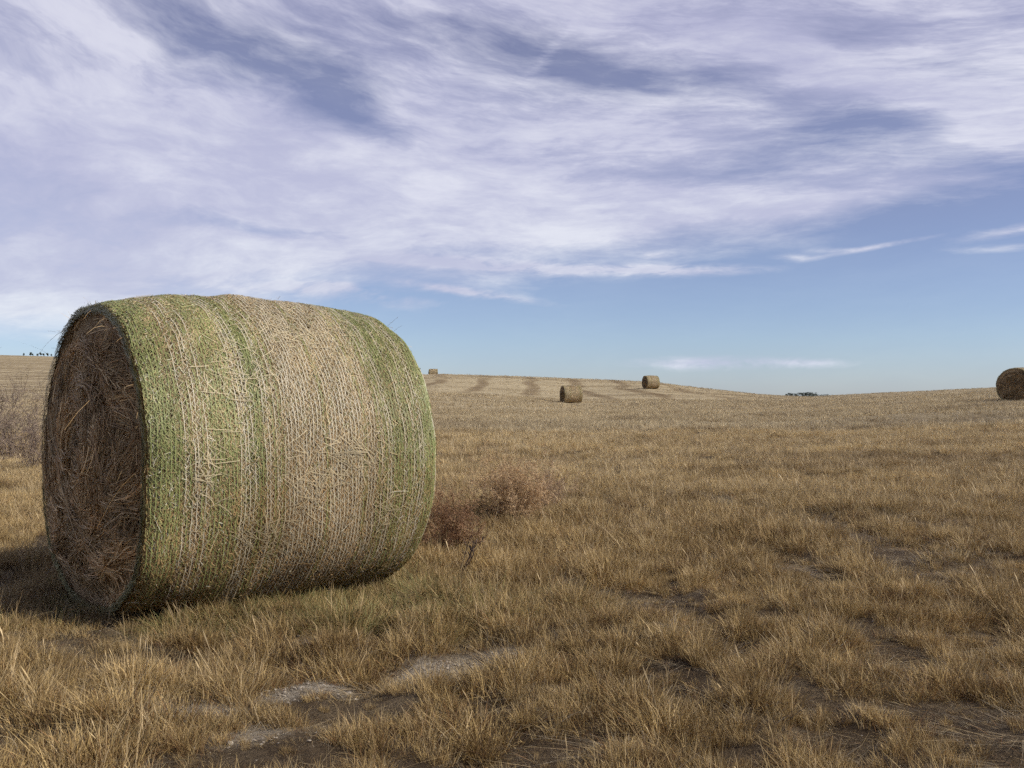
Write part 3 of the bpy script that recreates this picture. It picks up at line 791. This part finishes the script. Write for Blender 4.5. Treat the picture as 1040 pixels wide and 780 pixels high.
def tree_mesh(H, Wd):
    # leaf clumps spread through the crown's volume
    n = 900; cl = rng.normal(0, 1, (14, 3))*[Wd*.27, Wd*.27, H*.2]+[0, 0, H*.62]
    c = cl[rng.integers(0, 14, n)]+rng.normal(0, 1, (n, 3))*[Wd*.13, Wd*.13, H*.07]
    c[:, 2] = np.clip(c[:, 2], H*.12, H)
    a = norm(rng.normal(0, 1, (n, 3))); b = norm(np.cross(a, rng.normal(0, 1, (n, 3)))); s = rng.uniform(.2, .5, (n, 1))*H/8
    V = np.stack([c-a*s, c-b*s, c+a*s, c+b*s], 1).reshape(-1, 3)
    Q = np.arange(n*4).reshape(n, 4)
    k = 8; ang = np.linspace(0, 2*np.pi, k, endpoint=False); lv = np.linspace(-.3, H*.7, 5)
    rad = np.linspace(.045*H*.6, .012*H, 5)
    TV = np.stack([np.stack([r*np.cos(ang), r*np.sin(ang), np.full(k, z)], -1) for r, z in zip(rad, lv)]).reshape(-1, 3)
    ii = np.arange(5*k).reshape(5, k)
    TQ = np.stack([ii[:-1], np.roll(ii[:-1], -1, 1), np.roll(ii[1:], -1, 1), ii[1:]], -1).reshape(-1, 4)
    return V, Q, TV, TQ
TREES = []
def tree(c, d, H, Wd, label, group):
    x, y, z = gz(c, d); V, Q, TV, TQ = tree_mesh(H, Wd)
    r = empty('tree', (x, y, z)); tag(r, label, 'tree', group)
    mesh_np('crown', V, Q, M_leaf, parent=r); mesh_np('trunk', TV, TQ, M_bark, parent=r)
for c, H in ((799, 3.2), (803, 4.2), (808, 3.6), (813, 4.4), (817, 4.6), (821, 5.0), (825, 4.6), (829, 3.2), (835, 2.8), (840, 3.0), (845, 2.4)):
    tree(c, 1000, H, H*1.25, 'one of the tiny dark trees in the far grove on the right horizon', 'far grove on the right horizon')
for c, H in ((24, 2.0), (31, 2.6), (33, 1.8), (38, 2.2), (41, 2.8), (44, 2.2), (48, 2.6), (52, 2.0)):
    tree(c, 598, H*.85, H*.4, 'one of the tiny trees on the crest of the far left hill', 'trees on the far left hill')

# ------------------------------------------------------------------ camera
cam = bpy.data.cameras.new('camera'); co = bpy.data.objects.new('camera', cam); COL.objects.link(co)
cam.sensor_width = 36; cam.lens = 36*F/1040
co.location = (0, 0, CAMH); co.rotation_euler = (R_(90)+math.atan((HOR-390)/F), 0, 0)
cam.clip_end = 20000; cam.clip_start = .05
S.camera = co

# ------------------------------------------------------------------ light
SUN_AZ = R_(-15)       # angle from +X towards +Y: the sun stands to the right
SUN_EL = R_(37)
sd = np.array([math.cos(SUN_EL)*math.cos(SUN_AZ), math.cos(SUN_EL)*math.sin(SUN_AZ), math.sin(SUN_EL)])
sl = bpy.data.lights.new('sun', 'SUN'); so = bpy.data.objects.new('sun', sl); COL.objects.link(so)
sl.energy = 5.0; sl.angle = R_(.6); sl.color = (1, .94, .84)
so.rotation_euler = (0, math.pi/2-SUN_EL, SUN_AZ)

w = bpy.data.worlds.new('World'); S.world = w; w.use_nodes = True
nt = w.node_tree; N, L = nt.nodes, nt.links; N.clear()
sky = N.new('ShaderNodeTexSky'); sky.sky_type = 'NISHITA'; sky.sun_disc = False
sky.sun_elevation = SUN_EL; sky.sun_rotation = math.pi/2-SUN_AZ
sky.altitude = 1200; sky.air_density = 1.0; sky.dust_density = .6; sky.ozone_density = 2.0
tc = N.new('ShaderNodeTexCoord').outputs['Generated']
def M(op, a, b=None, c=None, clamp=False):
    m = N.new('ShaderNodeMath'); m.operation = op; m.use_clamp = clamp
    for i, v in enumerate((a, b, c)):
        if v is None: continue
        if isinstance(v, (int, float)): m.inputs[i].default_value = v
        else: L.new(v, m.inputs[i])
    return m.outputs[0]
def smooth(v, a, b):
    m = N.new('ShaderNodeMapRange'); m.interpolation_type = 'SMOOTHSTEP'; L.new(v, m.inputs[0])
    m.inputs['From Min'].default_value = a; m.inputs['From Max'].default_value = b
    return m.outputs[0]
sp = N.new('ShaderNodeSeparateXYZ'); L.new(tc, sp.inputs[0]); dx, dy, dz = sp.outputs
AZ = M('ARCTAN2', dx, dy); EL = M('ARCSINE', dz)
# gentle warp so that nothing is drawn with a ruler
cv = N.new('ShaderNodeCombineXYZ'); L.new(AZ, cv.inputs[0]); L.new(EL, cv.inputs[1])
UV = cv.outputs[0]
wn = noise(N, L, mapping(N, L, UV, (3.2, 7, 1)), 1, 3, .55)
ws = N.new('ShaderNodeSeparateColor'); L.new(wn.outputs['Color'], ws.inputs[0])
WU = M('MULTIPLY_ADD', M('SUBTRACT', ws.outputs[0], .5), .22, AZ); WV = M('MULTIPLY_ADD', M('SUBTRACT', ws.outputs[1], .5), .10, EL)
wuv = N.new('ShaderNodeCombineXYZ'); L.new(WU, wuv.inputs[0]); L.new(WV, wuv.inputs[1]); WUV = wuv.outputs[0]
def ae(px, y):
    az = math.atan((px-520)/F); return az, math.atan((HOR-y)/F*math.cos(az))
def blob(px, y, rx, ry, rot=0, pw=1.0, warp=True):
    """soft ellipse in the sky, centre and radii in degrees-like units"""
    a, e = ae(px, y)
    mp = N.new('ShaderNodeMapping'); mp.vector_type = 'TEXTURE'; L.new(WUV if warp else UV, mp.inputs['Vector'])
    mp.inputs['Location'].default_value = (a, e, 0); mp.inputs['Rotation'].default_value = (0, 0, rot)
    mp.inputs['Scale'].default_value = (rx/F, ry/F, 1)
    d = N.new('ShaderNodeVectorMath'); d.operation = 'DOT_PRODUCT'
    L.new(mp.outputs[0], d.inputs[0]); L.new(mp.outputs[0], d.inputs[1])
    return M('MULTIPLY', M('EXPONENT', M('MULTIPLY', d.outputs['Value'], -1.0)), pw)
# fibres follow a fan: level low down, falling to the right higher up
wf = noise(N, L, mapping(N, L, UV, (6, 14, 1), (0, 0, 0), (7, 2, 0)), 1, 3, .6)
wfs = N.new('ShaderNodeSeparateColor'); L.new(wf.outputs['Color'], wfs.inputs[0])
slope = M('MULTIPLY_ADD', smooth(EL, .08, .46), .50, -.10)
slope = M('MULTIPLY', slope, M('MULTIPLY_ADD', smooth(AZ, -.3, .35), -.35, 1.0))
psi = M('ADD', M('ADD', EL, M('MULTIPLY', M('ADD', AZ, .2), slope)), M('ADD', M('MULTIPLY', M('SUBTRACT', ws.outputs[0], .5), .06), M('MULTIPLY', M('SUBTRACT', wfs.outputs[0], .5), .018)))
pv = N.new('ShaderNodeCombineXYZ'); L.new(M('MULTIPLY_ADD', M('SUBTRACT', wfs.outputs[1], .5), .06, AZ), pv.inputs[0]); L.new(psi, pv.inputs[1])
f1 = noise(N, L, mapping(N, L, pv.outputs[0], (2.6, 8.5, 1)), 1, 7, .62, .15)
f2 = noise(N, L, mapping(N, L, pv.outputs[0], (6.5, 24, 1), (0, 0, 0), (3, 1, 0)), 1, 6, .68, .1)
f3 = noise(N, L, mapping(N, L, pv.outputs[0], (16, 48, 1), (0, 0, .0), (2, 4, 0)), 1, 4, .70, .1)
fib = M('ADD', M('MULTIPLY', f1.outputs['Fac'], .60), M('ADD', M('MULTIPLY', f2.outputs['Fac'], .28), M('MULTIPLY', f3.outputs['Fac'], .12)))
fib = M('SUBTRACT', fib, .5)
# veil: everything above a line that rises to the right
line = M('SUBTRACT', WV, M('MULTIPLY_ADD', AZ, .125, .118))
cov = M('MULTIPLY', smooth(line, -.03, .045), .80)
for (px, y, rx, ry, rot, a) in [(262, 52, 120, 26, -.5, -.66), (330, 100, 90, 16, -.4, -.34), (560, 60, 140, 24, -.12, -.50), (640, 80, 110, 18, -.1, -.28),
        (850, 132, 105, 22, .1, -.58), (985, 170, 90, 14, -.1, -.35), (240, 236, 75, 6, -.03, -.40), (560, 190, 60, 8, -.1, -.25), (470, 212, 70, 7, 0, -.12),
        (60, 60, 120, 60, 0, -.12), (1000, 60, 100, 12, -.2, -.2),
        (560, 215, 170, 14, -.12, .30), (720, 207, 90, 14, -.1, .5), (400, 165, 200, 50, -.2, .34), (930, 88, 170, 20, -.35, .5), (700, 130, 110, 22, -.1, .2),
        (150, 190, 220, 70, -.1, .36), (60, 280, 160, 26, 0, .2), (930, 195, 120, 12, 0, .25), (640, 20, 220, 24, -.05, .2)]:
    cov = M('ADD', cov, blob(px, y, rx*1.1, ry*1.25, rot, a))
cov = M('MAXIMUM', cov, M('MULTIPLY', smooth(line, .0, .10), .20))
cov = M('MULTIPLY', cov, M('MULTIPLY', M('MULTIPLY_ADD', smooth(dy, -.2, .45), .6, .4), M('SUBTRACT', 1.0, M('MULTIPLY', smooth(EL, .6, 1.0), .6))))  # unseen cloud behind the camera and overhead thinned to cut the fill light
inner = M('MULTIPLY', fib, M('MULTIPLY_ADD', smooth(cov, .0, .22), 3.1, .0))
cov = M('ADD', cov, inner)
# wisps below the veil
wis = None
for (px, y, rx, ry, rot, a, wp) in [(480, 268, 130, 6, -.06, .85, False), (670, 274, 90, 5, -.02, 1.0, False), (480, 297, 60, 4, -.14, .9, False), (350, 304, 60, 4, -.05, .8, True),
        (893, 250, 48, 2.4, .14, .5, False), (845, 254, 26, 2.2, -.02, .3, False), (1030, 234, 42, 5, .1, .6, False), (715, 369, 55, 6, 0, 1.1, False), (815, 369, 38, 4.5, -.02, .95, False), (1020, 252, 50, 4, 0, .35, False),
        (560, 50, 34, 6, .8, .22, False), (680, 262, 12, 3, .1, .3, True), (820, 265, 22, 3, .1, .4, True)]:
    b_ = blob(px, y, rx, ry, rot, a, wp); wis = b_ if wis is None else M('ADD', wis, b_)
wis = M('MULTIPLY', wis, M('MAXIMUM', M('MULTIPLY_ADD', M('SUBTRACT', f3.outputs['Fac'], .5), 4.0, .9), 0.0))
cov = M('ADD', M('MAXIMUM', cov, 0), wis, clamp=True)
cov = M('MINIMUM', cov, .93)
# blue of the clear sky: the sky model, cooled and held down as the photograph's exposure has it
sr = ramp(N, [(0, (.74, .84, 1.16)), (.12, (.86, .92, 1.14)), (.4, (.98, .84, .98)), (.75, (.94, .74, .88)), (1, (.94, .74, .86))])
L.new(M('MULTIPLY', EL, 2.2), sr.inputs[0])
skyc = mixc(N, L, 1.0, sky.outputs[0], sr.outputs[0], 'MULTIPLY')
cov = M('MAXIMUM', cov, M('MULTIPLY_ADD', smooth(line, -.05, .12), .15, .08))
cr = ramp(N, [(0, (6.4, 6.9, 8.0)), (.25, (6.5, 6.7, 8.0)), (.45, (6.3, 6.4, 7.9)), (1, (5.3, 5.3, 7.0))])
L.new(M('MULTIPLY', EL, 2.2), cr.inputs[0])
cc = cr.outputs[0]
cc = mixc(N, L, 1.0, cc, mixc(N, L, smooth(fib, -.08, .12), (.84, .85, .92), (1.26, 1.26, 1.15)), 'MULTIPLY')
fin = mixc(N, L, cov, skyc, cc)
bg = N.new('ShaderNodeBackground'); L.new(fin, bg.inputs['Color']); bg.inputs['Strength'].default_value = .10
w.cycles.sampling_method = 'NONE'
wo = N.new('ShaderNodeOutputWorld'); L.new(bg.outputs[0], wo.inputs['Surface'])

S.cycles.max_bounces = 4; S.cycles.diffuse_bounces = 3; S.cycles.adaptive_threshold = .03; S.cycles.adaptive_min_samples = 24; S.cycles.glossy_bounces = 1; S.cycles.transmission_bounces = 2
S.cycles.use_denoising = False
S.view_settings.view_transform = 'Standard'; S.view_settings.look = 'None'
S.view_settings.exposure = 0; S.view_settings.gamma = 1; S.view_settings.use_curve_mapping = False
